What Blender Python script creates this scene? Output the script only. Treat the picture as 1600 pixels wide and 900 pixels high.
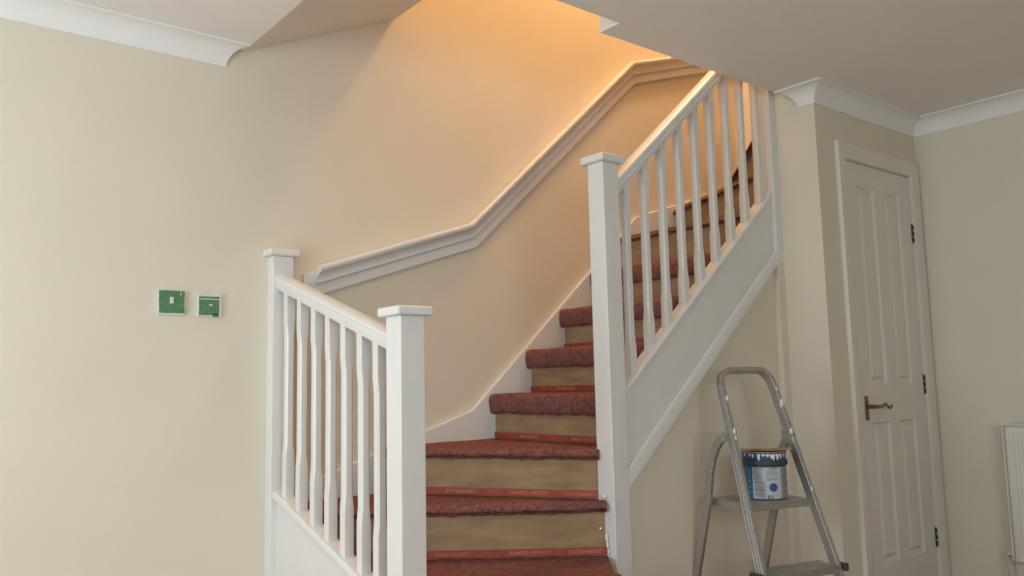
import bpy, bmesh, math, random
from mathutils import Vector, Matrix, noise

for o in list(bpy.data.objects):
    bpy.data.objects.remove(o, do_unlink=True)
scene = bpy.context.scene
COL = scene.collection
random.seed(7)

# ------------------------------------------------------------------ camera
def camera_matrix(loc, yaw, pitch, roll):
    cy, sy, cp, sp = math.cos(yaw), math.sin(yaw), math.cos(pitch), math.sin(pitch)
    fwd = Vector((cy * cp, sy * cp, sp)); right = Vector((sy, -cy, 0)); up = right.cross(fwd)
    r = math.cos(roll) * right + math.sin(roll) * up
    u = -math.sin(roll) * right + math.cos(roll) * up
    m = Matrix((r, u, -fwd)).transposed().to_4x4()
    m.translation = Vector(loc)
    return m
cam = bpy.data.cameras.new('camera')
cam.sensor_width = 36.0
cam.lens = 36.0 * 1300 / 1600
cam.clip_start = 0.02
cam_o = bpy.data.objects.new('camera', cam)
COL.objects.link(cam_o)
cam_o.matrix_world = camera_matrix((0, -3.04, 1.01), math.radians(51.24), math.radians(6.57), math.radians(-1.27))
scene.camera = cam_o

# ------------------------------------------------------------------ world, lights, exposure
world = bpy.data.worlds.new('overcast_sky')
scene.world = world
world.use_nodes = True
bg = world.node_tree.nodes['Background']
bg.inputs['Color'].default_value = (0.76, 0.89, 1.0, 1)
bg.inputs['Strength'].default_value = 6.4

WIN_X, WIN_Y0, WIN_Y1, WIN_Z0, WIN_Z1 = -1.25, -1.95, -0.45, 0.25, 2.0      # garden window, left of the camera
BACK = -4.7
BW_X0, BW_X1, BW_Z0, BW_Z1 = -1.1, 1.0, 0.70, 2.05                         # unseen window added behind the camera as fill for faces turned this way
def portal(name, loc, rot, sx, sy):
    l = bpy.data.lights.new(name, 'AREA'); l.shape = 'RECTANGLE'; l.size = sx; l.size_y = sy; l.cycles.is_portal = True
    o = bpy.data.objects.new(name, l); COL.objects.link(o); o.location = loc; o.rotation_euler = rot
portal('window_portal', (WIN_X-.02, (WIN_Y0+WIN_Y1)/2, (WIN_Z0+WIN_Z1)/2), (0, -math.pi/2, 0), WIN_Z1-WIN_Z0, WIN_Y1-WIN_Y0)
portal('window_portal', ((BW_X0+BW_X1)/2, BACK-.02, (BW_Z0+BW_Z1)/2), (math.pi/2, 0, 0), BW_X1-BW_X0, BW_Z1-BW_Z0)  # sky portal of the added fill window

lamp = bpy.data.lights.new('landing_bulb', 'POINT')
lamp.energy = 77.0
lamp.color = (1.0, 0.625, 0.32)
lamp.shadow_soft_size = 0.09
lo = bpy.data.objects.new('landing_bulb', lamp); COL.objects.link(lo)
lo.location = (3.08, -0.78, 4.74)

vs = scene.view_settings
vs.view_transform = 'Standard'
vs.look = 'None'
vs.gamma = 1.0
vs.use_curve_mapping = False
vs.exposure = 0.22

# ------------------------------------------------------------------ materials
def mat(name, col, rough=0.6, metal=0.0, var=0.0, vscale=8.0, bump=0.0, bscale=60.0, col2=None, stretch=None, spec=0.4, detail=4.0):
    m = bpy.data.materials.new(name); m.use_nodes = True
    nt = m.node_tree; b = nt.nodes['Principled BSDF']
    b.inputs['Base Color'].default_value = (*col, 1)
    b.inputs['Roughness'].default_value = rough
    b.inputs['Metallic'].default_value = metal
    b.inputs['Specular IOR Level'].default_value = spec
    tc = nt.nodes.new('ShaderNodeTexCoord')
    src = tc.outputs['Object']
    if stretch:
        mp = nt.nodes.new('ShaderNodeMapping'); mp.inputs['Scale'].default_value = stretch
        nt.links.new(src, mp.inputs['Vector']); src = mp.outputs['Vector']
    if var > 0 or col2:
        n = nt.nodes.new('ShaderNodeTexNoise'); n.inputs['Scale'].default_value = vscale; n.inputs['Detail'].default_value = detail
        nt.links.new(src, n.inputs['Vector'])
        r = nt.nodes.new('ShaderNodeValToRGB')
        c2 = col2 if col2 else tuple(c * (1 - var) for c in col)
        r.color_ramp.elements[0].position = 0.32; r.color_ramp.elements[0].color = (*c2, 1)
        r.color_ramp.elements[1].position = 0.68; r.color_ramp.elements[1].color = (*col, 1)
        nt.links.new(n.outputs['Fac'], r.inputs['Fac'])
        nt.links.new(r.outputs['Color'], b.inputs['Base Color'])
    if bump > 0:
        n2 = nt.nodes.new('ShaderNodeTexNoise'); n2.inputs['Scale'].default_value = bscale; n2.inputs['Detail'].default_value = 3
        nt.links.new(tc.outputs['Object'], n2.inputs['Vector'])
        bp = nt.nodes.new('ShaderNodeBump'); bp.inputs['Strength'].default_value = bump; bp.inputs['Distance'].default_value = 0.004
        nt.links.new(n2.outputs['Fac'], bp.inputs['Height'])
        nt.links.new(bp.outputs['Normal'], b.inputs['Normal'])
    return m
M = dict(
    wall=mat('cream_emulsion', (0.745, 0.67, 0.54), 0.75, var=0.035, vscale=3.0, bump=0.12, bscale=140, spec=0.25),
    ceil=mat('ceiling_white', (0.86, 0.82, 0.76), 0.85, var=0.03, vscale=5, bump=0.15, bscale=90, spec=0.2),
    gloss=mat('white_gloss_paint', (0.765, 0.745, 0.705), 0.34, var=0.03, vscale=14, bump=0.05, bscale=30),
    cove=mat('white_coving', (0.84, 0.82, 0.78), 0.7, var=0.02, bump=0.05, bscale=40),
    door=mat('door_white', (0.76, 0.72, 0.63), 0.5, var=0.03, vscale=10, bump=0.08, bscale=120),
    carpet=mat('red_carpet', (0.315, 0.132, 0.112), 0.95, col2=(0.18, 0.074, 0.068), vscale=55, bump=1.0, bscale=420, spec=0.05),
    underlay=mat('worn_carpet', (0.23, 0.12, 0.10), 0.95, col2=(0.13, 0.075, 0.065), vscale=18, bump=0.8, bscale=300, spec=0.05),
    ply=mat('bare_riser_wood', (0.395, 0.255, 0.135), 0.65, col2=(0.285, 0.175, 0.088), vscale=3.2, bump=0.15, bscale=80, stretch=(2, 2, 9), detail=8.0),
    grip=mat('gripper_red', (0.42, 0.075, 0.042), 0.6, col2=(0.30, 0.052, 0.034), vscale=30),
    gripink=mat('gripper_print', (0.62, 0.23, 0.15), 0.7),
    alu=mat('aluminium', (0.56, 0.54, 0.51), 0.42, metal=0.85, var=0.18, vscale=25, stretch=(1, 1, 6)),
    spl=mat('paint_splash', (0.82, 0.79, 0.72), 0.7),
    plastic=mat('dark_plastic', (0.045, 0.055, 0.065), 0.5),
    navy=mat('tin_blue', (0.022, 0.085, 0.21), 0.4, var=0.2, vscale=30),
    teal=mat('tin_teal', (0.02, 0.105, 0.19), 0.4),
    label=mat('tin_label', (0.52, 0.55, 0.56), 0.5, var=0.12, vscale=60),
    ink=mat('label_ink', (0.03, 0.03, 0.035), 0.6),
    greyink=mat('label_grey_print', (0.33, 0.345, 0.35), 0.6, var=0.4, vscale=160),
    badge=mat('badge_blue', (0.015, 0.06, 0.20), 0.4),
    badge2=mat('badge_light', (0.09, 0.19, 0.40), 0.4),
    dry=mat('dried_paint', (0.74, 0.74, 0.70), 0.6),
    rim=mat('tin_rim', (0.30, 0.25, 0.19), 0.45, metal=0.3, var=0.5, vscale=60),
    stick=mat('stick_wood', (0.36, 0.22, 0.12), 0.7, var=0.3, vscale=30),
    tape=mat('green_tape', (0.11, 0.26, 0.115), 0.6, var=0.3, vscale=70, bump=0.5, bscale=120),
    plate=mat('switch_white', (0.68, 0.68, 0.63), 0.4),
    brass=mat('old_brass', (0.30, 0.17, 0.085), 0.38, metal=0.7, var=0.4, vscale=80),
    hinge=mat('dark_hinge', (0.06, 0.05, 0.04), 0.5, metal=0.5, var=0.4, vscale=120),
    steel=mat('screw_steel', (0.85, 0.85, 0.82), 0.25, metal=0.9),
    floor=mat('floor_covering', (0.46, 0.27, 0.14), 0.85, var=0.2, vscale=30, bump=0.4, bscale=200),
    rad=mat('radiator_enamel', (0.74, 0.69, 0.59), 0.4, var=0.02),
)

# ------------------------------------------------------------------ helpers
class MB:
    def __init__(s): s.v = []; s.f = []
    def pts(s, pts): i = len(s.v); s.v += [tuple(p) for p in pts]; return i
    def face(s, *idx): s.f.append(tuple(idx))
    def box(s, x0, x1, y0, y1, z0, z1):
        i = s.pts([(x0,y0,z0),(x1,y0,z0),(x1,y1,z0),(x0,y1,z0),(x0,y0,z1),(x1,y0,z1),(x1,y1,z1),(x0,y1,z1)])
        for f in ((0,3,2,1),(4,5,6,7),(0,1,5,4),(1,2,6,5),(2,3,7,6),(3,0,4,7)): s.f.append(tuple(i+k for k in f))
        return s
    def prism(s, poly, ext):            # poly: 3D points in a plane; ext: extrusion vector
        n = len(poly); e = Vector(ext); P = [Vector(p) for p in poly]
        i = s.pts(P); j = s.pts([p + e for p in P])
        s.f.append(tuple(range(i, i+n))); s.f.append(tuple(reversed(range(j, j+n))))
        for k in range(n):
            l = (k+1) % n; s.f.append((i+k, j+k, j+l, i+l))
        return s
    def loft(s, rings, close_ring=True, caps=True):
        n = len(rings[0]); st = [s.pts(r) for r in rings]
        for a, b in zip(st, st[1:]):
            for k in range(n if close_ring else n-1):
                l = (k+1) % n; s.f.append((a+k, a+l, b+l, b+k))
        if caps and close_ring:
            s.f.append(tuple(reversed(range(st[0], st[0]+n)))); s.f.append(tuple(range(st[-1], st[-1]+n)))
        return s
    def sweep(s, path, sec, O, A, B, N, end0=None, end1=None):
        """path in plane O + a*A + b*B, section (n in-plane left normal, m along N), mitred corners"""
        O, A, B, N = Vector(O), Vector(A), Vector(B), Vector(N)
        P = [Vector((p[0], p[1])) for p in path]; rings = []
        for i, p in enumerate(P):
            d0 = (P[i]-P[i-1]).normalized() if i > 0 else None
            d1 = (P[i+1]-P[i]).normalized() if i < len(P)-1 else None
            if d0 is None: t = d1
            elif d1 is None: t = d0
            else: t = (d0+d1).normalized()
            nrm = Vector((-t.y, t.x)); ref = d1 if d1 is not None else d0
            if d0 is not None and d1 is not None: nrm = nrm / max(0.3, nrm.dot(Vector((-ref.y, ref.x))))
            if i == 0 and end0: nrm = Vector(end0)
            if d1 is None and end1: nrm = Vector(end1)
            rings.append([O + (p.x+nrm.x*n)*A + (p.y+nrm.y*n)*B + m*N for n, m in sec])
        return s.loft(rings)
    def lathe(s, prof, c, seg=40, caps=False):
        rings = [[(c[0]+r*math.cos(2*math.pi*k/seg), c[1]+r*math.sin(2*math.pi*k/seg), c[2]+z) for k in range(seg)] for r, z in prof]
        return s.loft(rings, caps=caps)
    def tube(s, a, b, r, seg=10):
        a, b = Vector(a), Vector(b); d = (b-a).normalized()
        u = d.orthogonal().normalized(); w = d.cross(u)
        return s.loft([[p + r*(math.cos(2*math.pi*k/seg)*u + math.sin(2*math.pi*k/seg)*w) for k in range(seg)] for p in (a, b)])
    def build(s, name, m, parent=None, smooth=False, bevel=0.0, seg=2, angle=35):
        me = bpy.data.meshes.new(name); me.from_pydata(s.v, [], s.f)
        bm = bmesh.new(); bm.from_mesh(me); bmesh.ops.recalc_face_normals(bm, faces=bm.faces); bm.to_mesh(me); bm.free()
        me.materials.append(M[m] if isinstance(m, str) else m)
        if smooth:
            me.polygons.foreach_set('use_smooth', [True]*len(me.polygons))
            if smooth != 'all':
                try: me.set_sharp_from_angle(angle=math.radians(angle))
                except Exception: pass
        o = bpy.data.objects.new(name, me); COL.objects.link(o)
        if parent is not None: put(o, parent)
        if bevel:
            bv = o.modifiers.new('bevel', 'BEVEL'); bv.width = bevel; bv.segments = seg; bv.limit_method = 'ANGLE'; bv.angle_limit = math.radians(40)
        return o
def put(o, parent):
    o.parent = parent                       # meshes are modelled in world space; only the Empties are moved
    if parent.type == 'EMPTY': o.matrix_parent_inverse = Matrix.Translation(-Vector(parent.location))
def tag(o, label, cat, group=None, kind=None):
    o['label'] = label; o['category'] = cat
    if group: o['group'] = group
    if kind: o['kind'] = kind
    return o
def struct(o, label=None):
    o['kind'] = 'structure'
    if label: o['label'] = label
    return o
def thing(name, loc, label, cat, group=None):
    o = bpy.data.objects.new(name, None); COL.objects.link(o); o.location = loc; o.empty_display_size = 0.1
    return tag(o, label, cat, group)

CEIL = 2.307
XR = 4.251           # right wall
YD = -1.084          # cupboard door wall
YU = -0.862          # wall under the stair string
XB = 3.325           # end face of the boxed-out wall
TOP = 4.96

# ------------------------------------------------------------------ structure
struct(MB().box(WIN_X-0.3, XR+0.1, BACK-0.1, 0.1, -0.1, 0).build('floor', 'floor'))
struct(MB().box(WIN_X-0.3, XR+0.12, 0, 0.12, 0, TOP).build('wall_left', 'wall'), 'cream wall beside the stairs')
struct(MB().box(XR, XR+0.12, BACK-0.1, 0, 0, TOP).build('wall_right', 'wall'))
w = MB(); w.box(WIN_X-0.3, BW_X0, BACK-.2, BACK, 0, TOP).box(BW_X1, XR, BACK-.2, BACK, 0, TOP).box(BW_X0, BW_X1, BACK-.2, BACK, 0, BW_Z0).box(BW_X0, BW_X1, BACK-.2, BACK, BW_Z1, TOP)
struct(w.build('wall_back', 'wall'))
w = MB()
w.box(WIN_X-0.2, WIN_X, BACK, WIN_Y0, 0, CEIL).box(WIN_X-0.2, WIN_X, WIN_Y1, 0, 0, CEIL)
w.box(WIN_X-0.2, WIN_X, WIN_Y0, WIN_Y1, 0, WIN_Z0).box(WIN_X-0.2, WIN_X, WIN_Y0, WIN_Y1, WIN_Z1, CEIL)
struct(w.build('wall_window', 'wall'))
win = bpy.data.objects.new('window_1', None); COL.objects.link(win); win.location = (WIN_X, (WIN_Y0+WIN_Y1)/2, WIN_Z0); struct(win)
xa, xb = WIN_X-0.14, WIN_X-0.08
MB().box(xa, xb, WIN_Y0, WIN_Y1, WIN_Z0, WIN_Z0+.06).box(xa, xb, WIN_Y0, WIN_Y1, WIN_Z1-.06, WIN_Z1).box(xa, xb, WIN_Y0, WIN_Y0+.06, WIN_Z0+.06, WIN_Z1-.06).box(xa, xb, WIN_Y1-.06, WIN_Y1, WIN_Z0+.06, WIN_Z1-.06).build('window_frame', 'gloss', win)
yc = (WIN_Y0+WIN_Y1)/2
MB().box(xa, xb, yc-.03, yc+.03, WIN_Z0+.06, WIN_Z1-.06).build('window_mullion', 'gloss', win)
fill_win = bpy.data.objects.new('fill_window', None); COL.objects.link(fill_win); fill_win.location = ((BW_X0+BW_X1)/2, BACK, BW_Z0); struct(fill_win)  # out-of-view opening, added to let in fill light from behind
ya, yb = BACK-.14, BACK-.08
MB().box(BW_X0, BW_X1, ya, yb, BW_Z0, BW_Z0+.06).box(BW_X0, BW_X1, ya, yb, BW_Z1-.06, BW_Z1).box(BW_X0, BW_X0+.06, ya, yb, BW_Z0+.06, BW_Z1-.06).box(BW_X1-.06, BW_X1, ya, yb, BW_Z0+.06, BW_Z1-.06).build('window_frame', 'gloss', fill_win)
for q in ((BW_X0+BW_X1)/2,): MB().box(q-.03, q+.03, ya, yb, BW_Z0+.06, BW_Z1-.06).build('window_mullion', 'gloss', fill_win)
# ceiling slab with the stair opening cut out of it
outl = [(WIN_X-0.3,0),(1.14,0),(1.14,-1.035),(2.14,-1.035),(2.14,-.935),(XB,-.935),(XB,YD),(XR,YD),(XR,BACK),(WIN_X-0.3,BACK)]
struct(MB().prism([(x, y, CEIL) for x, y in outl], (0, 0, .25)).build('ceiling', 'ceil'))
# sloping soffit over the lower stairs and the wall of the room above
struct(MB().prism([(1.14,0,CEIL),(1.805,0,2.612),(1.805,0,TOP),(1.70,0,TOP),(1.70,0,2.72),(1.14,0,2.557)], (0,-1.035,0)).build('ceiling_soffit', 'ceil'))
struct(MB().prism([(x, y, CEIL+.25) for x, y in [(1.70,-1.035),(2.14,-1.035),(2.14,-.935),(XB,-.935),(XB,-1.2),(1.70,-1.2)]], (0,0,TOP-CEIL-.25)).build('wall_stairwell', 'wall'))
struct(MB().box(1.70, XR+.12, BACK, 0.12, TOP, TOP+.1).build('ceiling_upper', 'ceil'))
struct(MB().box(1.70, 1.80, BACK, -1.2, CEIL+.25, TOP).build('wall_upper', 'wall'))
# wall under the string, boxed-out corner, cupboard door wall
def sbot(x): return 0.645 + 0.881*(x-2.281)
struct(MB().prism([(2.20,YU,0),(XB,YU,0),(XB,YU,sbot(XB)+.1),(2.25,YU,sbot(2.25)+.1),(2.20,YU,sbot(2.25)+.1)], (0,.05,0)).build('wall_understairs', 'wall'))
struct(MB().box(XB, XB+.12, YD, -.935, 0, CEIL).box(XB, XB+.12, -.935, -.82, 0, 2.75).build('wall_box', 'wall'))
w = MB(); DX0, DX1, DZ = 3.54, 4.172, 2.012
w.box(XB+.12, DX0, YD, YD+.1, 0, CEIL).box(DX1, XR, YD, YD+.1, 0, CEIL).box(DX0, DX1, YD, YD+.1, DZ, CEIL)
struct(w.build('wall_cupboard', 'wall'))
# narrow cover strip running down the corner below the string
struct(MB().box(XB-.052, XB, YU-.024, YU+.01, 0, sbot(XB)+.02).build('trim_3', 'wall'))

# coving ---------------------------------------------------------------
P = .08
def cove_pts(n=9):
    pts = [(0, 0), (P, 0)]
    for k in range(n+1):
        t = math.pi/2*k/n
        pts.append((P-.074*math.sin(t), P-.074*math.cos(t)))
    pts.append((0, P)); return pts
def coving(name, fa, fb):
    s = cove_pts()
    return struct(MB().loft([[fa(o, d) for o, d in s], [fb(o, d) for o, d in s]]).build(name, 'cove', smooth=True))
zc = lambda d: CEIL-d
coving('trim_1', lambda o, d: (WIN_X, -o, zc(d)), lambda o, d: (1.066+o*.87, -o, zc(d)))
coving('trim_2', lambda o, d: (XR-o, YD-o, zc(d)), lambda o, d: (XR-o, BACK, zc(d)))
coving('trim_4', lambda o, d: (XB-o, YD-o, zc(d)), lambda o, d: (XR-o, YD-o, zc(d)))
coving('trim_5', lambda o, d: (XB-o, YD-o, zc(d)), lambda o, d: (XB-o, -1.007+o*.9, zc(d)))

# ------------------------------------------------------------------ staircase
RISE = 0.200
st = thing('staircase', (2.2, -0.4, 0), 'winding staircase with bare wood risers and red carpeted treads', 'staircase')
def Z(n): return {1: .19, 2: .380, 3: .574, 4: .757}.get(n, max(0, .957+RISE*(n-5)))
rand = random.Random(3)
def carpet(n, A0, A1, B0, B1, hang, extra=None, m='carpet', ns=None):
    """carpet over one tread. A: nosing line, B: foot of the next riser (inner end first)"""
    A0, A1, B0, B1 = [Vector((*p, 0)) for p in (A0, A1, B0, B1)]
    L = (A1-A0).length; d = Vector((-(A1-A0).y, (A1-A0).x, 0)).normalized()
    if d.dot((A0+A1)/2-(B0+B1)/2) < 0: d = -d
    z = Z(n); NS = max(6, int(L/.012)); rows = []
    prof = [(-.030, .011), (-.012, .0105), (.004, .006), (.013, -.005), (.016, -.02), (.0155, -.55*hang), (.012, -.8*hang), (.006, -hang), (-.004, -hang-.002), (-.016, -hang+.004)]
    for i in range(NS+1):
        s = i/NS; a = A0.lerp(A1, s); b = B0.lerp(B1, s); row = []
        for k in range(9):
            p = b.lerp(a - .03*d, k/9); row.append(Vector((p.x, p.y, z+.011)))
        for o, h in prof: row.append(a + o*d + Vector((0, 0, z+h)))
        q = []
        for k, p in enumerate(row):
            am = .0026 if k > 8 else .0018
            v = noise.noise_vector(p*75.0 + Vector((n*3.1, 0, 0)))*am + noise.noise_vector(p*14.0)*.0022
            if k >= len(row)-3: v += Vector((0, 0, noise.noise(p*38.0)*.005))
            q.append(p+v)
        rows.append(q)
    mb = MB(); mb.loft(rows, close_ring=False, caps=False)
    if extra:
        i = mb.pts([(x, y, z+.010) for x, y in extra]); mb.f.append(tuple(range(i, i+len(extra))))
    return mb.build('tread_carpet', m, None, smooth='all')
def flat(name, p0, p1, z0, z1, th, m, parent, off=0.0, side=(0, 0), bevel=0):
    """upright board from p0 to p1, pushed by off towards the point side"""
    a, b = Vector((*p0, z0)), Vector((*p1, z0)); t = (b-a).normalized(); nn = Vector((-t.y, t.x, 0))
    if nn.dot(Vector((*side, z0))-a) < 0: nn = -nn
    a += nn*off; b += nn*off
    return MB().prism([a, b, b+Vector((0,0,z1-z0)), a+Vector((0,0,z1-z0))], -nn*th).build(name, m, parent, bevel=bevel)
def tread(n, A0, A1, B0, B1, outline, hang, extra=None, m='carpet'):
    t = MB().prism([(x, y, Z(n)-.022) for x, y in outline], (0, 0, .026)).build('tread', 'ply', st)
    c = carpet(n, A0, A1, B0, B1, hang, extra, m); put(c, t)
    return t
# (riser line inner -> outer) for each riser
NWX0, NWX1, NWY0, NWY1 = 2.175, 2.257, -.888, -.806       # newel at the turn
WS = -.024                                                # face of the wall string
YI = -.825                                                # inner face of the outer string
XL = 1.30                                                 # inner face of the left string
risers = {1: ((2.10,-1.28),(1.25,-1.28)), 2: ((2.005,-1.06),(1.335,-1.06)), 3: ((2.178,-.84),(XL,-.15)), 4: ((2.19,-.81),(1.715,WS))}
nose = lambda n: 2.289+.2187*(n-5)
for n in range(5, 10): risers[n] = ((nose(n)+.02, YI), (nose(n)+.02, WS))
risers[10] = ((3.285,-.83), (3.63, WS)); risers[11] = ((3.295,-.835), (4.14, WS)); risers[12] = ((3.30,-.84), (XR,-.17)); risers[13] = ((3.33,-.86),(XR,-.62))
VIEW = (0, -3.04)
rob = {}
for n, (p0, p1) in risers.items():
    rob[n] = flat('riser', p0, p1, max(0, Z(n-1)-.02), Z(n)-.02, .012, 'ply', st, 0.0, VIEW)
def nosing(n, o=.02):
    p0, p1 = [Vector(p) for p in risers[n]]; t = (p1-p0).normalized(); nn = Vector((-t.y, t.x))
    if nn.dot(Vector(VIEW)-p0) < 0: nn = -nn
    return tuple(p0+nn*o), tuple(p1+nn*o)
for n in range(1, 13):
    A0, A1 = nosing(n); B0, B1 = risers[n+1]; extra = None
    out = [A0, A1, B1, B0]
    if n == 1: A0, A1 = (2.10,-1.30), (1.25,-1.30); B0, B1 = (2.10,-1.06),(1.25,-1.06); out = [A0,A1,B1,B0]
    if n == 2:
        A0, A1 = (2.00,-1.08), (1.335,-1.08); out = [A0, A1, (1.335,-.97), (XL,-.90), B1, B0]
    if n == 3: out = [A0, A1, (XL,WS), B1, B0]; extra = [A1, (XL,WS), B1]
    if n == 4: out = [A0, A1, B1, B0]
    if n == 9: out = [A0, A1, B1, B0]
    if n == 11: out = [A0, A1, (XR,WS), B1, B0]; extra = [A1, (XR,WS), B1]
    tread(n, A0, A1, B0, B1, out, .075 if 5 <= n <= 8 else (.028 if n < 5 else .02), extra, 'carpet' if n < 9 else 'underlay')

# gripper strips with their print
def text_mesh(txt, size):
    cu = bpy.data.curves.new('print', 'FONT'); cu.body = txt; cu.size = size; cu.extrude = 0.0003; cu.align_x = 'LEFT'
    o = bpy.data.objects.new('print', cu); COL.objects.link(o)
    dg = bpy.context.evaluated_depsgraph_get(); me = bpy.data.meshes.new_from_object(o.evaluated_get(dg))
    bpy.data.objects.remove(o, do_unlink=True)
    me.materials.clear(); me.materials.append(M['gripink'])
    return me
def put_text(me, p0, p1, dist, z, off, parent, flip=False, name='printed_text'):
    a, b = Vector((*p0, 0)), Vector((*p1, 0)); t = (a-b).normalized()      # reads left to right towards the newel
    nn = Vector((t.y, -t.x, 0))
    if nn.dot(Vector((*VIEW, 0))-a) < 0: nn = -nn
    up = Vector((0, 0, 1))
    if flip: t, up = -t, -up
    R = Matrix((t, up, t.cross(up))).transposed().to_4x4()
    pos = b + (a-b).normalized()*dist + nn*off; pos.z = z
    me2 = me.copy(); me2.transform(Matrix.Translation(pos) @ R)
    o = bpy.data.objects.new(name, me2); COL.objects.link(o); put(o, parent); return o
tm1 = text_mesh('GOLDEN GRIPPER', .019); tm2 = text_mesh('GRIPPERRODS', .019)
for n in range(2, 11):
    p0, p1 = risers[n]
    g = flat('gripper_strip', p0, p1, Z(n-1)+.014, Z(n-1)+.040, .006, 'grip', rob[n], .0065, VIEW)
    g['label'] = 'red gripper strip nailed along the foot of the riser'
    if n in (3, 4, 5, 6):
        L = (Vector(p1)-Vector(p0)).length; zt = Z(n-1)+.0345
        if n >= 5:
            put_text(tm2, p0, p1, L-.50, zt, .0072, g, True); put_text(tm1, p0, p1, L-.14, zt, .0072, g, True)
        else:
            put_text(tm2, p0, p1, L-.50, zt, .0072, g, True); put_text(tm1, p0, p1, L-.20, zt, .0072, g, True); put_text(tm2, p0, p1, L-.02, zt, .0072, g, True)
# wall string, stepping from gentle to steep to gentle
wsx = [(1.33,.625),(2.188,.900),(3.296,1.890),(XR,2.195)]
low = [(XR,1.75),(3.45,1.60),(3.30,1.45),(2.30,.55),(2.1,.40),(1.33,.30)]
o = MB().prism([(x, 0, z) for x, z in wsx+low], (0, WS, 0)).build('wall_string', 'gloss', st, bevel=.004)
# outer string of the upper flight: board, capping and lower moulding
def stop(x): return 0.981 + 0.866*(x-2.269)
YS = -.872
o = MB().prism([(x, YS, z) for x, z in [(2.255,stop(2.255)-.02),(XB,stop(XB)-.02),(XB,sbot(XB)),(2.255,sbot(2.255))]], (0,.045,0)).build('outer_string', 'gloss', st)
MB().sweep([(2.255,sbot(2.255)),(XB,sbot(XB))], [(0,0),(.046,0),(.052,.004),(.050,.012),(.044,.016),(0,.016)], (0,YS+.001,0), (1,0,0), (0,0,1), (0,-1,0), (0,1.33), (0,1.33)).build('string_moulding', 'gloss', o, smooth=True)
MB().prism([(2.005,-1.06,0),(2.172,-.89,0),(2.172,-.84,0),(2.05,-.84,0)], (0,0,Z(2)-.022)).build('step_infill', 'ply', st)
# screw and splashes of filler beside the newel
sc = MB(); sc.lathe([(.0, .003), (.004, .0025), (.0052, 0), (.0052, -.002)], (0, 0, 0), 14)
so = sc.build('screw', 'steel', st, smooth=True)
p0, p1 = Vector((*risers[3][0], 0)), Vector((*risers[3][1], 0)); tt = (p1-p0).normalized(); nn = Vector((-tt.y, tt.x, 0)); nn = nn if nn.dot(Vector((0,-3,0))) > 0 else -nn
so.data.transform(Matrix.Translation(p0 + tt*.022 + nn*.003 + Vector((0,0,.485))) @ nn.to_track_quat('Z', 'Y').to_matrix().to_4x4())
so['label'] = 'shiny screw head in the riser beside the newel post'
def blob(c, r, name, m, parent, sq=(1, 1, 1), seed=0):
    bm = bmesh.new(); bmesh.ops.create_icosphere(bm, subdivisions=2, radius=1)
    for v in bm.verts:
        k = 1+.35*noise.noise(v.co*2.2+Vector((seed*5.3, 0, 0)))
        v.co = Vector((v.co.x*r*sq[0]*k, v.co.y*r*sq[1]*k, v.co.z*r*sq[2]*k)) + Vector(c)
    me = bpy.data.meshes.new(name); bm.to_mesh(me); bm.free(); me.materials.append(M[m])
    me.polygons.foreach_set('use_smooth', [True]*len(me.polygons))
    o = bpy.data.objects.new(name, me); COL.objects.link(o); put(o, parent); return o
for k, (z, r, q) in enumerate([(.600,.013,(.6,.7,.8)), (.455,.010,(.5,.7,1.6)), (.43,.007,(.5,.7,2.2)), (.405,.007,(.6,.6,1.2))]):
    blob((2.168,-.845-.004*k, z), r, 'paint_splash', 'spl', st, q, k)

# ------------------------------------------------------------------ balustrades
def square_ring(cx, cy, z, h, c, slope=None):
    pts = [(-h+c,-h),(h-c,-h),(h,-h+c),(h,h-c),(h-c,h),(-h+c,h),(-h,h-c),(-h,-h+c)]
    out = []
    for x, y in pts:
        dz = 0 if slope is None else slope[0]*x+slope[1]*y
        out.append((cx+x, cy+y, z+dz))
    return out
def baluster(cx, cy, z0, z1, parent, slope, nm=(.15, .11)):
    h = .0165; e = .0012; c = .0058; a, b = nm
    r = [square_ring(cx,cy,z0,h,e,slope), square_ring(cx,cy,z0+a,h,e), square_ring(cx,cy,z0+a+.05,h-.0010,c), square_ring(cx,cy,z1-b-.05,h-.0010,c), square_ring(cx,cy,z1-b,h,e), square_ring(cx,cy,z1,h,e,slope)]
    return MB().loft(r).build('baluster', 'gloss', parent)
def newel(x0, x1, y0, y1, z0, z1, parent, over=.019, capt=.027, name='newel_post'):
    o = MB().box(x0, x1, y0, y1, z0, z1).build(name, 'gloss', parent, bevel=.003)
    ya, yb = y0-over, y1+over
    if y1 >= -0.001: yb = y1
    MB().box(x0-over, x1+over, ya, yb, z1, z1+capt).build('newel_cap', 'gloss', o, bevel=.006, seg=3)
    return o
RAIL = [(-.0,-.022),(.006,-.022),(.010,-.029),(.020,-.031),(.024,-.026),(.029,-.0265),(.037,-.031),(.046,-.029),(.053,-.020),(.056,-.007),(.056,.007),(.053,.020),(.046,.029),(.037,.031),(.029,.0265),(.024,.026),(.020,.031),(.010,.029),(.006,.022),(0,.022)]
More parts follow.
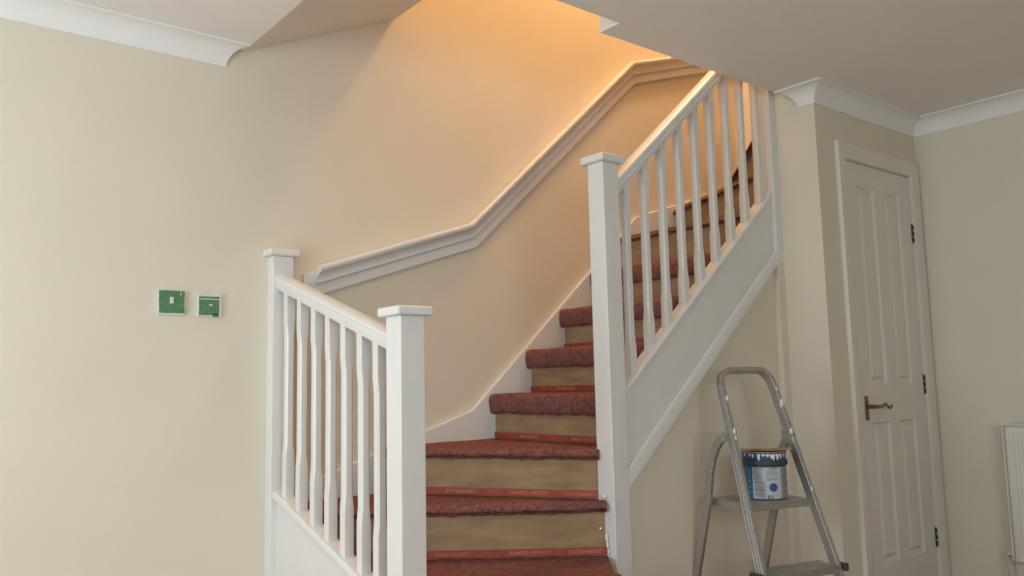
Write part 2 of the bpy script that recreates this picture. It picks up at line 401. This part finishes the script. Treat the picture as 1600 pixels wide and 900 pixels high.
# lower balustrade (runs out from the wall, along y at x = 1.285)
lb = thing('balustrade', (1.285, -.47, 0), 'short white balustrade at the foot of the stairs, left of the wide steps', 'balustrade', None)
LX = 1.285
ls = lambda y: .637+.313*(y+.057)           # top of the base rail
lr = lambda y: 1.459+.325*y                 # top of the handrail
newel(1.243, 1.326, -.055, 0, 0, 1.512, lb)
newel(1.246, 1.329, -.970, -.887, 0, 1.215, lb)
MB().prism([(1.268, -.05, ls(-.05)-.03), (1.268, -.89, ls(-.89)-.03), (1.268, -.89, 0), (1.268, -.05, 0)], (.036, 0, 0)).build('side_panel', 'gloss', lb)
MB().sweep([(-.05, ls(-.05)-.03), (-.89, ls(-.89)-.03)], [(0,-.030),(.012,-.034),(.026,-.031),(.030,-.026),(.030,.026),(.026,.031),(.012,.034),(0,.030)], (LX,0,0), (0,1,0), (0,0,1), (1,0,0), (0,1), (0,1)).build('base_rail', 'gloss', lb, smooth=True)
MB().sweep([(-.05, lr(-.05)-.058), (-.89, lr(-.89)-.058)], [(-a, b) for a, b in RAIL], (LX,0,0), (0,1,0), (0,0,1), (1,0,0), (0,-1.05), (0,-1.05)).build('handrail', 'gloss', lb, smooth=True)
for y in (-.113, -.228, -.345, -.455, -.568, -.680, -.782):
    baluster(LX, y, ls(y)-.002, lr(y)-.057, lb, (0, .32))
# upper balustrade (along x at y = -0.847)
ub = thing('balustrade', (2.7, -.847, 0), 'long white balustrade rising beside the upper flight to the ceiling', 'balustrade', None)
UY = -.847
ur = lambda x: 1.818+.886*(x-2.301)
newel(NWX0, NWX1, NWY0, NWY1, 0, 1.832, ub, over=.020, capt=.029)
MB().box(3.275, XB, -.888, -.83, sbot(3.30)-.01, 2.75).build('half_newel', 'gloss', ub, bevel=.002)
MB().sweep([(2.255, stop(2.255)-.028), (3.278, stop(3.278)-.028)], [(0,-.030),(.020,-.033),(.028,-.028),(.030,-.02),(.030,.02),(.028,.028),(.020,.033),(0,.030)], (0,UY,0), (1,0,0), (0,0,1), (0,1,0), (0,1.15), (0,1.15)).build('base_rail', 'gloss', ub, smooth=True)
MB().sweep([(2.255, ur(2.255)-.072), (3.278, ur(3.278)-.072)], RAIL, (0,UY,0), (1,0,0), (0,0,1), (0,1,0), (0,1.33), (0,1.33)).build('handrail', 'gloss', ub, smooth=True)
for x in (2.332, 2.441, 2.549, 2.659, 2.767, 2.879, 2.991, 3.103, 3.218):
    baluster(x, UY, stop(x)+.002, ur(x)-.07, ub, (.87, 0), (.10, .10))

# ------------------------------------------------------------------ moulded rail on the wall
wr = thing('wall_handrail', (2.2, -.03, 1.6), 'white moulded rail fixed to the wall, climbing above the stairs', 'handrail')
bx = [(1.384,1.352),(2.224,1.630),(3.327,2.641),(XR-.02,2.938)]
s_board = [(0,0),(.098,0),(.098,.017),(.094,.020),(.004,.020),(0,.017)]
MB().sweep(bx, s_board, (0,0,0), (1,0,0), (0,0,1), (0,-1,0), (0,1.05), (0,1.0)).build('mounting_board', 'gloss', wr, smooth=True)
s_rail = [(.048,.020),(.046,.033),(.049,.037),(.060,.037),(.071,.041),(.081,.048),(.087,.057),(.089,.064),(.094,.068),(.101,.071),(.109,.070),(.114,.065),(.116,.056),(.114,.040),(.104,.028),(.100,.020)]
MB().sweep([(1.424,1.366),(2.224,1.630),(3.327,2.641),(XR-.02,2.938)], s_rail, (0,0,0), (1,0,0), (0,0,1), (0,-1,0), (.10,1.05), (0,1.0)).build('rail', 'gloss', wr, smooth=True, angle=40)

# ------------------------------------------------------------------ switch plates with green masking tape
def ragged(w, h, n=9, amp=.0022, seed=0, cuts=()):
    pts = []
    cor = [(-w,-h),(w,-h),(w,h),(-w,h)]
    for k in range(4):
        a, b = Vector(cor[k]), Vector(cor[(k+1)%4])
        for i in range(n):
            p = a.lerp(b, i/n); q = noise.noise_vector(Vector((p.x*60+seed*9, p.y*60, seed)))*amp
            pts.append((p.x+q.x, p.y+q.y))
    return pts
def slab(pts, cx, cz, y0, y1, name, m, parent, bevel=0):
    return MB().prism([(cx+a, y0, cz+b) for a, b in pts], (0, y1-y0, 0)).build(name, m, parent, bevel=bevel)
rect = lambda w, h: [(-w,-h),(w,-h),(w,h),(-w,h)]
s1 = thing('light_switch', (.890, 0, 1.32), 'wall switch fully masked in green tape, further from the stairs', 'light switch', 'taped switch plates')
slab(rect(.043,.043), .890, 1.320, 0, -.011, 'plate', 'plate', s1, .002)
t1 = slab([(x+.0005+.02*0, y+.004) for x, y in ragged(.0432,.0395,seed=1)], .890, 1.320, -.011, -.0125, 'masking_tape', 'tape', s1)
slab(ragged(.040,.010,seed=4,amp=.003), .889, 1.349, -.0125, -.0135, 'tape_strip', 'tape', t1)
slab(ragged(.0065,.0115,amp=.001), .890, 1.329, -.011, -.017, 'rocker', 'plate', s1, .001)
slab(ragged(.0012,.007,amp=.001,n=3), .921, 1.354, -.0125, -.0142, 'tape_gap', 'plate', s1)
s2 = thing('light_switch', (1.024, 0, 1.318), 'wall switch with white border and green tape centre, nearer the newel post', 'light switch', 'taped switch plates')
slab(rect(.043,.043), 1.024, 1.318, 0, -.011, 'plate', 'plate', s2, .002)
t2 = slab([(x, y-.003) for x, y in ragged(.036,.034,seed=2,amp=.0015)], 1.022, 1.318, -.011, -.0125, 'masking_tape', 'tape', s2)
slab(ragged(.034,.0016,amp=.001), 1.023, 1.3395, -.0125, -.0138, 'tape_gap', 'plate', s2)
slab(ragged(.0055,.003,amp=.0008), 1.027, 1.318, -.011, -.0165, 'rocker', 'plate', s2)
slab(ragged(.011,.006,amp=.002), 1.046, 1.281, -.0112, -.0125, 'tape_strip', 'tape', t2)

# ------------------------------------------------------------------ cupboard door
dr = bpy.data.objects.new('door_1', None); COL.objects.link(dr); dr.location = (3.856, YD, 0); struct(dr, 'white four panel cupboard door')
LX0, LX1, LZ0, LZ1, DY = 3.552, 4.160, .008, 2.004, YD+.004
px = [(3.652, 3.806), (3.898, 4.050)]; pz = [(.175, .800), (.970, 1.895)]
xs = sorted([LX0, LX1] + [v for p in px for v in p]); zs = sorted([LZ0, LZ1] + [v for p in pz for v in p])
leaf = MB()
for i in range(len(xs)-1):
    for j in range(len(zs)-1):
        a, b, c, d = xs[i], xs[i+1], zs[j], zs[j+1]
        if (a, b) in px and (c, d) in pz:
            rings = []
            for ins, dep in ((0,0),(.008,.010),(.026,.011),(.038,.002)):
                rings.append([(a+ins,DY+dep,c+ins),(b-ins,DY+dep,c+ins),(b-ins,DY+dep,d-ins),(a+ins,DY+dep,d-ins)])
            st_ = [leaf.pts(r) for r in rings]
            for p, q in zip(st_, st_[1:]):
                for k in range(4): leaf.f.append((p+k, p+(k+1)%4, q+(k+1)%4, q+k))
            leaf.f.append(tuple(range(st_[-1], st_[-1]+4)))
        else:
            k = leaf.pts([(a,DY,c),(b,DY,c),(b,DY,d),(a,DY,d)]); leaf.f.append((k,k+1,k+2,k+3))
k = leaf.pts([(LX0,DY,LZ0),(LX1,DY,LZ0),(LX1,DY,LZ1),(LX0,DY,LZ1),(LX0,DY+.036,LZ0),(LX1,DY+.036,LZ0),(LX1,DY+.036,LZ1),(LX0,DY+.036,LZ1)])
for f in ((0,1,5,4),(1,2,6,5),(2,3,7,6),(3,0,4,7),(4,5,6,7)): leaf.f.append(tuple(k+q for q in f))
lf = leaf.build('door_leaf', 'door', dr)
MB().box(DX0, LX0-.003, YD, YD+.1, 0, DZ).box(LX1+.003, DX1, YD, YD+.1, 0, DZ).box(LX0-.003, LX1+.003, YD, YD+.1, LZ1+.003, DZ).build('door_lining', 'door', dr)
ARC = [(0,0),(0,.010),(.012,.014),(.050,.018),(.068,.018),(.072,.014),(.072,0)]
MB().sweep([(3.545,0),(3.545,2.010),(4.168,2.010),(4.168,0)], ARC, (0,YD,0), (1,0,0), (0,0,1), (0,-1,0)).build('architrave', 'door', dr, smooth=True, angle=25)
hd = MB().box(3.590, 3.614, DY-.006, DY, .812, .920).build('handle_plate', 'brass', lf, bevel=.002); hd['label'] = 'dark brass handle plate'
lev = MB(); R_ = []
for i in range(17):
    t = i/16; x = 3.602+.145*t; z = .873+(.010*math.sin((t-.45)*2*math.pi/.55) if t > .45 else 0)*(.9) ; y = DY-.045
    if t < .12: y = DY-.045
    r = .0085*(1-.25*t)
    R_.append([(x, y+r*.7*math.cos(2*math.pi*k/10), z+r*math.sin(2*math.pi*k/10)) for k in range(10)])
lev.loft(R_); lev.tube((3.602, DY-.004, .873), (3.602, DY-.047, .873), .009)
o = lev.build('handle_lever', 'brass', lf, smooth=True)
for z in (1.716, .964, .231):
    h = MB()
    for q in range(3): h.lathe([(0,0),(.0055,.002),(.0055,.026),(0,.028)], (LX1+.0035, DY-.004, z-.045+.031*q), 10)
    h.box(LX1-.001, LX1+.006, DY-.002, DY+.001, z-.05, z+.05)
    h.build('hinge', 'hinge', dr, smooth=True)

# ------------------------------------------------------------------ radiator on the right wall
rd = thing('radiator', (4.2, -1.95, .1), 'white fluted panel radiator under the right wall', 'radiator')
FX, RY0, RY1, RZ0, RZ1 = 4.150, -2.60, -1.424, .16, .772
rg = []; prof = []
y = RY1; 
prof.append((RY1, FX+.018)); prof.append((RY1-.012, FX+.002)); 
yy = RY1-.030
while yy > RY0+.03:
    prof += [(yy, FX), (yy-.012, FX), (yy-.017, FX+.007), (yy-.028, FX+.007)]; yy -= .033
prof += [(RY0+.012, FX+.002), (RY0, FX+.018)]
def edge(z, k): return [(x if k == 0 else max(x, FX+.004*k), y_, z) for y_, x in prof]
MB().loft([[(FX+.018, p[0], RZ0) for p in prof], edge(RZ0+.010, 1), edge(RZ0+.030, 1), edge(RZ0+.04, 0), edge(RZ1-.04, 0), edge(RZ1-.030, 1), edge(RZ1-.010, 1), [(FX+.018, p[0], RZ1) for p in prof]], close_ring=False, caps=False).build('front_panel', 'rad', rd, smooth=True)
MB().box(FX+.002, FX+.075, RY1-.004, RY1+.003, RZ0+.01, RZ1+.004).build('side_panel', 'rad', rd, bevel=.002)
g = MB()
g.box(FX+.004, FX+.010, RY0, RY1, RZ1, RZ1+.006).box(FX+.068, FX+.074, RY0, RY1, RZ1, RZ1+.006)
q = RY1-.01
while q > RY0: g.box(FX+.010, FX+.068, q-.012, q, RZ1, RZ1+.004); q -= .022
g.build('top_grille', 'rad', rd)
MB().box(FX+.055, FX+.070, RY0, RY1, RZ0, RZ1-.01).build('rear_panel', 'rad', rd)
MB().box(FX+.070, XR, RY1-.10, RY1-.06, .25, .70).build('wall_bracket', 'rad', rd)
v = MB(); v.tube((FX+.04, RY1+.002, RZ0+.03), (FX+.04, RY1+.035, RZ0+.03), .011); v.tube((FX+.04, RY1+.035, 0), (FX+.04, RY1+.035, RZ0+.035), .0075)
v.build('valve', 'steel', rd, smooth=True)

# ------------------------------------------------------------------ step ladder
LO = Vector((2.712, -1.206, .56)); TH = math.radians(-13.7)
U = Vector((math.cos(TH), math.sin(TH), 0)); V = Vector((-math.sin(TH), math.cos(TH), 0)); Wv = Vector((0, 0, 1))
K = .345
def L3(u, v, w_): return LO + U*u + V*v + Wv*w_
ld = thing('step_ladder', L3(0, .1, -.56), 'aluminium step ladder splashed with white paint, below the stair string', 'ladder')
S = Vector((0, K, 1)).normalized()                       # slope of the front frame
SD = V*S.y + Wv*S.z; ND = SD.cross(U).normalized()       # frame direction and normal
if ND.dot(V) < 0: ND = -ND
half = lambda w_: .157-.068*w_
ht, wb = .482, -.56
path = [(-half(wb), wb), (-half(ht-.07), ht-.07)]
for k in range(1, 7):
    a = math.pi/2*k/6; path.append((-half(ht-.07)+.055-.055*math.cos(a), ht-.07+.07*math.sin(a)))
path = path + [(-p[0], p[1]) for p in reversed(path)]
sl = 1/S.z
fr = MB().sweep([(u, w_*sl) for u, w_ in path], [(-.009,-.018),(.009,-.018),(.009,-.013),(-.003,-.013),(-.003,.013),(.009,.013),(.009,.018),(-.009,.018)], LO, U, SD, ND).build('front_frame', 'alu', ld, bevel=.0015)
for s in (-1, 1):
    leg = [(K*.225+.010, .238), (K*.225+.035, .226), (.140, .195), (.166, .150), (.182, .100), (.192, .050), (.203, -.01), (.375, -.56)]
    MB().sweep(leg, [(-.017,-.008),(.017,-.008),(.017,.008),(-.017,.008)], LO+U*(s*.168), V, Wv, U).build('rear_leg', 'alu', ld, bevel=.003)
    for nm, (v_, w_) in (('foot', (.375, -.56)), ('foot', (K*wb, -.56))):
        u_ = s*.168 if v_ > 0 else s*half(wb)
        c = L3(u_, v_, w_); f = MB()
        a = [c + U*x*.014 + V*y_*.026 for x, y_ in ((-1,-1),(1,-1),(1,1),(-1,1))]
        f.loft([[p + Wv*.0 for p in a], [p + Wv*.045 for p in a]]).build('foot', 'plastic', ld, bevel=.003)
def tray(u0, u1, v0, v1, w_, lip, name):
    t = MB()
    def bx(a, b, c, d, e, f):
        i = t.pts([L3(a,c,e),L3(b,c,e),L3(b,d,e),L3(a,d,e),L3(a,c,f),L3(b,c,f),L3(b,d,f),L3(a,d,f)])
        for q in ((0,3,2,1),(4,5,6,7),(0,1,5,4),(1,2,6,5),(2,3,7,6),(3,0,4,7)): t.f.append(tuple(i+z for z in q))
    bx(u0, u1, v0, v1, w_-.004, w_)
    bx(u0, u1, v0, v0+.004, w_-lip, w_-.004); bx(u0, u1, v1-.004, v1, w_-lip, w_-.004)
    bx(u0, u0+.004, v0+.004, v1-.004, w_-lip, w_-.004); bx(u1-.004, u1, v0+.004, v1-.004, w_-lip, w_-.004)
    k = 0
    while v0+.02+k*.022 < v1-.012:
        vv = v0+.02+k*.022; bx(u0+.01, u1-.01, vv, vv+.008, w_, w_+.0015); k += 1
    return t.build(name, 'alu', ld)
tray(-.146, .146, -.012, .222, 0, .026, 'platform')
for w_ in (-.225, -.445):
    h = half(w_)
    tray(-h+.012, h-.012, K*w_-.035, K*w_+.070, w_, .026, 'step')
    for s in (-1, 1):
        i0, i1 = s*(h+.012), s*(h+.030); c = MB(); a = []
        for uu in (i0, i1): a.append([L3(uu, K*w_-.036, w_-.024), L3(uu, K*w_+.03, w_-.024), L3(uu, K*w_+.03, w_+.003), L3(uu, K*w_-.036, w_+.003)])
        c.loft(a).build('end_cap', 'plastic', ld, bevel=.003)
for s in (-1, 1):
    q = MB().loft([[L3(s*.146+a, K*.235+b, .235+c) for b, c in ((-.022,-.03),(.03,-.03),(.035,.012),(-.018,.03))] for a in (-.012*s, -.016*s)]).build('hinge_plate', 'alu', ld)
for k, (s, w_, r, q) in enumerate([(1,.345,.013,(.8,.5,1.4)),(1,.24,.012,(.8,.5,1.3)),(1,.40,.006,(.6,.5,1.4)),(-1,.37,.009,(.6,.5,1.6)),(-1,.25,.009,(.6,.5,1.5)),(-1,.225,.006,(.5,.5,2)),(1,.03,.008,(.7,.5,1))]):
    c = L3(s*(half(w_)-.004), K*w_, w_) - ND*.018
    blob(c, r, 'paint_splash', 'spl', fr, q, k+10)

# ------------------------------------------------------------------ tin of paint on the platform
CC = L3(.020, .097, .0018); CR, CH = .080, .172
tin = thing('paint_tin', CC, 'blue paint tin with white drips standing on the ladder platform', 'paint tin')
fa = math.atan2(-3.04-CC.y, -CC.x)          # the side turned to the room
def arcpatch(a0, a1, z0, z1, r, name, m, parent, th=.0006, n=None):
    n = n or max(2, int(abs(a1-a0)/.06)); mb = MB(); rings = []
    for k in range(n+1):
        a = fa + a0+(a1-a0)*k/n; c, s = math.cos(a), math.sin(a)
        rr = lambda z: r
        rings.append([(CC.x+(r)*c, CC.y+(r)*s, CC.z+z0), (CC.x+(r+th)*c, CC.y+(r+th)*s, CC.z+z0), (CC.x+(r+th)*c, CC.y+(r+th)*s, CC.z+z1), (CC.x+r*c, CC.y+r*s, CC.z+z1)])
    return mb.loft(rings).build(name, m, parent, smooth=True)
MB().lathe([(0,.002),(CR-.004,.0),(CR-.001,.003),(CR-.001,.124),(CR+.001,.126)], CC, 48).build('tin_body', 'teal', tin, smooth=True)
MB().lathe([(CR-.001,.122),(CR+.005,.124),(CR+.007,.130),(CR+.006,.142),(CR+.003,.145),(CR-.001,.146)], CC, 48).build('tin_band', 'plastic', tin, smooth=True)
MB().lathe([(CR-.001,.140),(CR,.145),(CR,CH-.004),(CR-.003,CH-.002),(CR-.012,CH-.02),(CR-.012,.10),(0,.09)], CC, 48).build('tin_collar', 'navy', tin, smooth=True)
MB().lathe([(CR-.004,CH-.006),(CR+.003,CH-.005),(CR+.0045,CH-.001),(CR+.003,CH+.003),(CR-.006,CH+.003),(CR-.010,CH-.004)], CC, 48).build('tin_rim', 'rim', tin, smooth=True)
# angles grow towards the right of the picture
lab = arcpatch(-.58, .82, .004, .119, CR-.001, 'tin_label', 'label', tin, .0009)
arcpatch(.82, 1.62, .004, .119, CR-.001, 'tin_label_side', 'greyink', tin, .0008)
R1 = CR-.0001
for (a0, a1, z0, z1, m) in [(-.50,-.06,.113,.115,'ink'),(.22,.62,.113,.115,'ink'),(-.52,.02,.062,.0645,'ink'),(-.50,.02,.036,.0385,'ink')]:
    arcpatch(a0, a1, z0, z1, R1, 'printed_line', m, lab)
rr = random.Random(5)
for (a0, a1, zt, zb) in [(-.50,-.04,.108,.070),(-.48,0,.057,.043),(-.48,0,.031,.013),(.08,.62,.109,.092),(.08,.60,.084,.068)]:
    z = zt
    while z > zb:
        arcpatch(a0, a1-rr.random()*.10, z-.0022, z, R1, 'printed_text_line', 'greyink', lab, .0005); z -= .0042
for k in range(5):
    arcpatch(.10+.055*k, .10+.055*k+.022, .004, .018, R1, 'barcode_bar', 'ink', lab, .0005, 1)
def disc(a, z, r, name, m, parent, rad, n=20, inner=0):
    mb = MB(); c = fa+a
    ring = lambda q, off: [(CC.x+(rad+off)*math.cos(c+q*math.cos(t)/CR), CC.y+(rad+off)*math.sin(c+q*math.cos(t)/CR), CC.z+z+q*math.sin(t)) for t in [2*math.pi*k/n for k in range(n)]]
    mb.loft([ring(inner if inner else .0005, .0010), ring(r, .0010), ring(r, 0)], caps=not inner)
    return mb.build(name, m, parent, smooth=True)
bd = disc(.38, .046, .0155, 'round_badge', 'badge', lab, R1)
disc(.38, .046, .0118, 'badge_ring', 'badge2', bd, R1+.0006, inner=.0100)
for dx, h in ((-.05,.004),(0,.006),(.05,.004)):
    arcpatch(.38+dx-.012, .38+dx+.012, .043, .045+h, R1+.0012, 'badge_mark', 'badge2', bd, .0004, 1)
for k in range(5):
    zc_ = .105-.0195*k
    ic = arcpatch(-.80, -.70, zc_-.005, zc_+.005, R1, 'pictogram', 'greyink', tin, .0006, 2)
    arcpatch(-.775, -.725, zc_-.0025, zc_+.0025, R1+.0005, 'pictogram_mark', 'teal', ic, .0004, 2)
for (a, wd, ln) in [(-.66,.16,.012),(-.50,.11,.016),(-.22,.15,.030),(-.02,.22,.010),(.18,.24,.012),(.36,.18,.019),(.46,.16,.027),(.66,.24,.024),(.86,.18,.020),(1.1,.2,.015),(-1.0,.15,.012)]:
    mb = MB(); rows = []
    for k in range(9):
        t = k/8; zz = CH-.003-ln*t; ww = wd*((1-t)**.7*.8+.2)/2*(1 if t < .9 else .6); q = []
        for s in range(5):
            aa = fa+a+ww*(s/2-1); r_ = CR+.0012+.0015*math.cos((s/2-1)*1.4)
            q.append((CC.x+r_*math.cos(aa), CC.y+r_*math.sin(aa), CC.z+zz))
        rows.append(q)
    mb.loft(rows, close_ring=False, caps=False).build('paint_drip', 'dry', tin, smooth='all')
# stirring stick across the rim
pa = Vector((CC.x, CC.y, CC.z+CH+.006)); dirv = Vector((math.cos(fa+math.pi/2), math.sin(fa+math.pi/2), 0)); nn = Vector((-dirv.y, dirv.x, 0))
sk = MB(); R_ = []
for t, wv, hz in ((-.082,.007,.003),(-.05,.011,.004),(.0,.012,.004),(.05,.010,.0045),(.085,.007,.005),(.105,.004,.004)):
    c = pa + dirv*t + nn*(-.01) + Vector((0, 0, .004*max(0, t)/.1)); R_.append([c-nn*wv-Vector((0,0,.003)), c+nn*wv-Vector((0,0,.003)), c+nn*wv*.8+Vector((0,0,hz)), c-nn*wv*.8+Vector((0,0,hz))])
sk.loft(R_); tag(sk.build('stirring_stick', 'stick', bevel=.001), 'brown wooden stirring stick lying across the paint tin rim', 'stick')
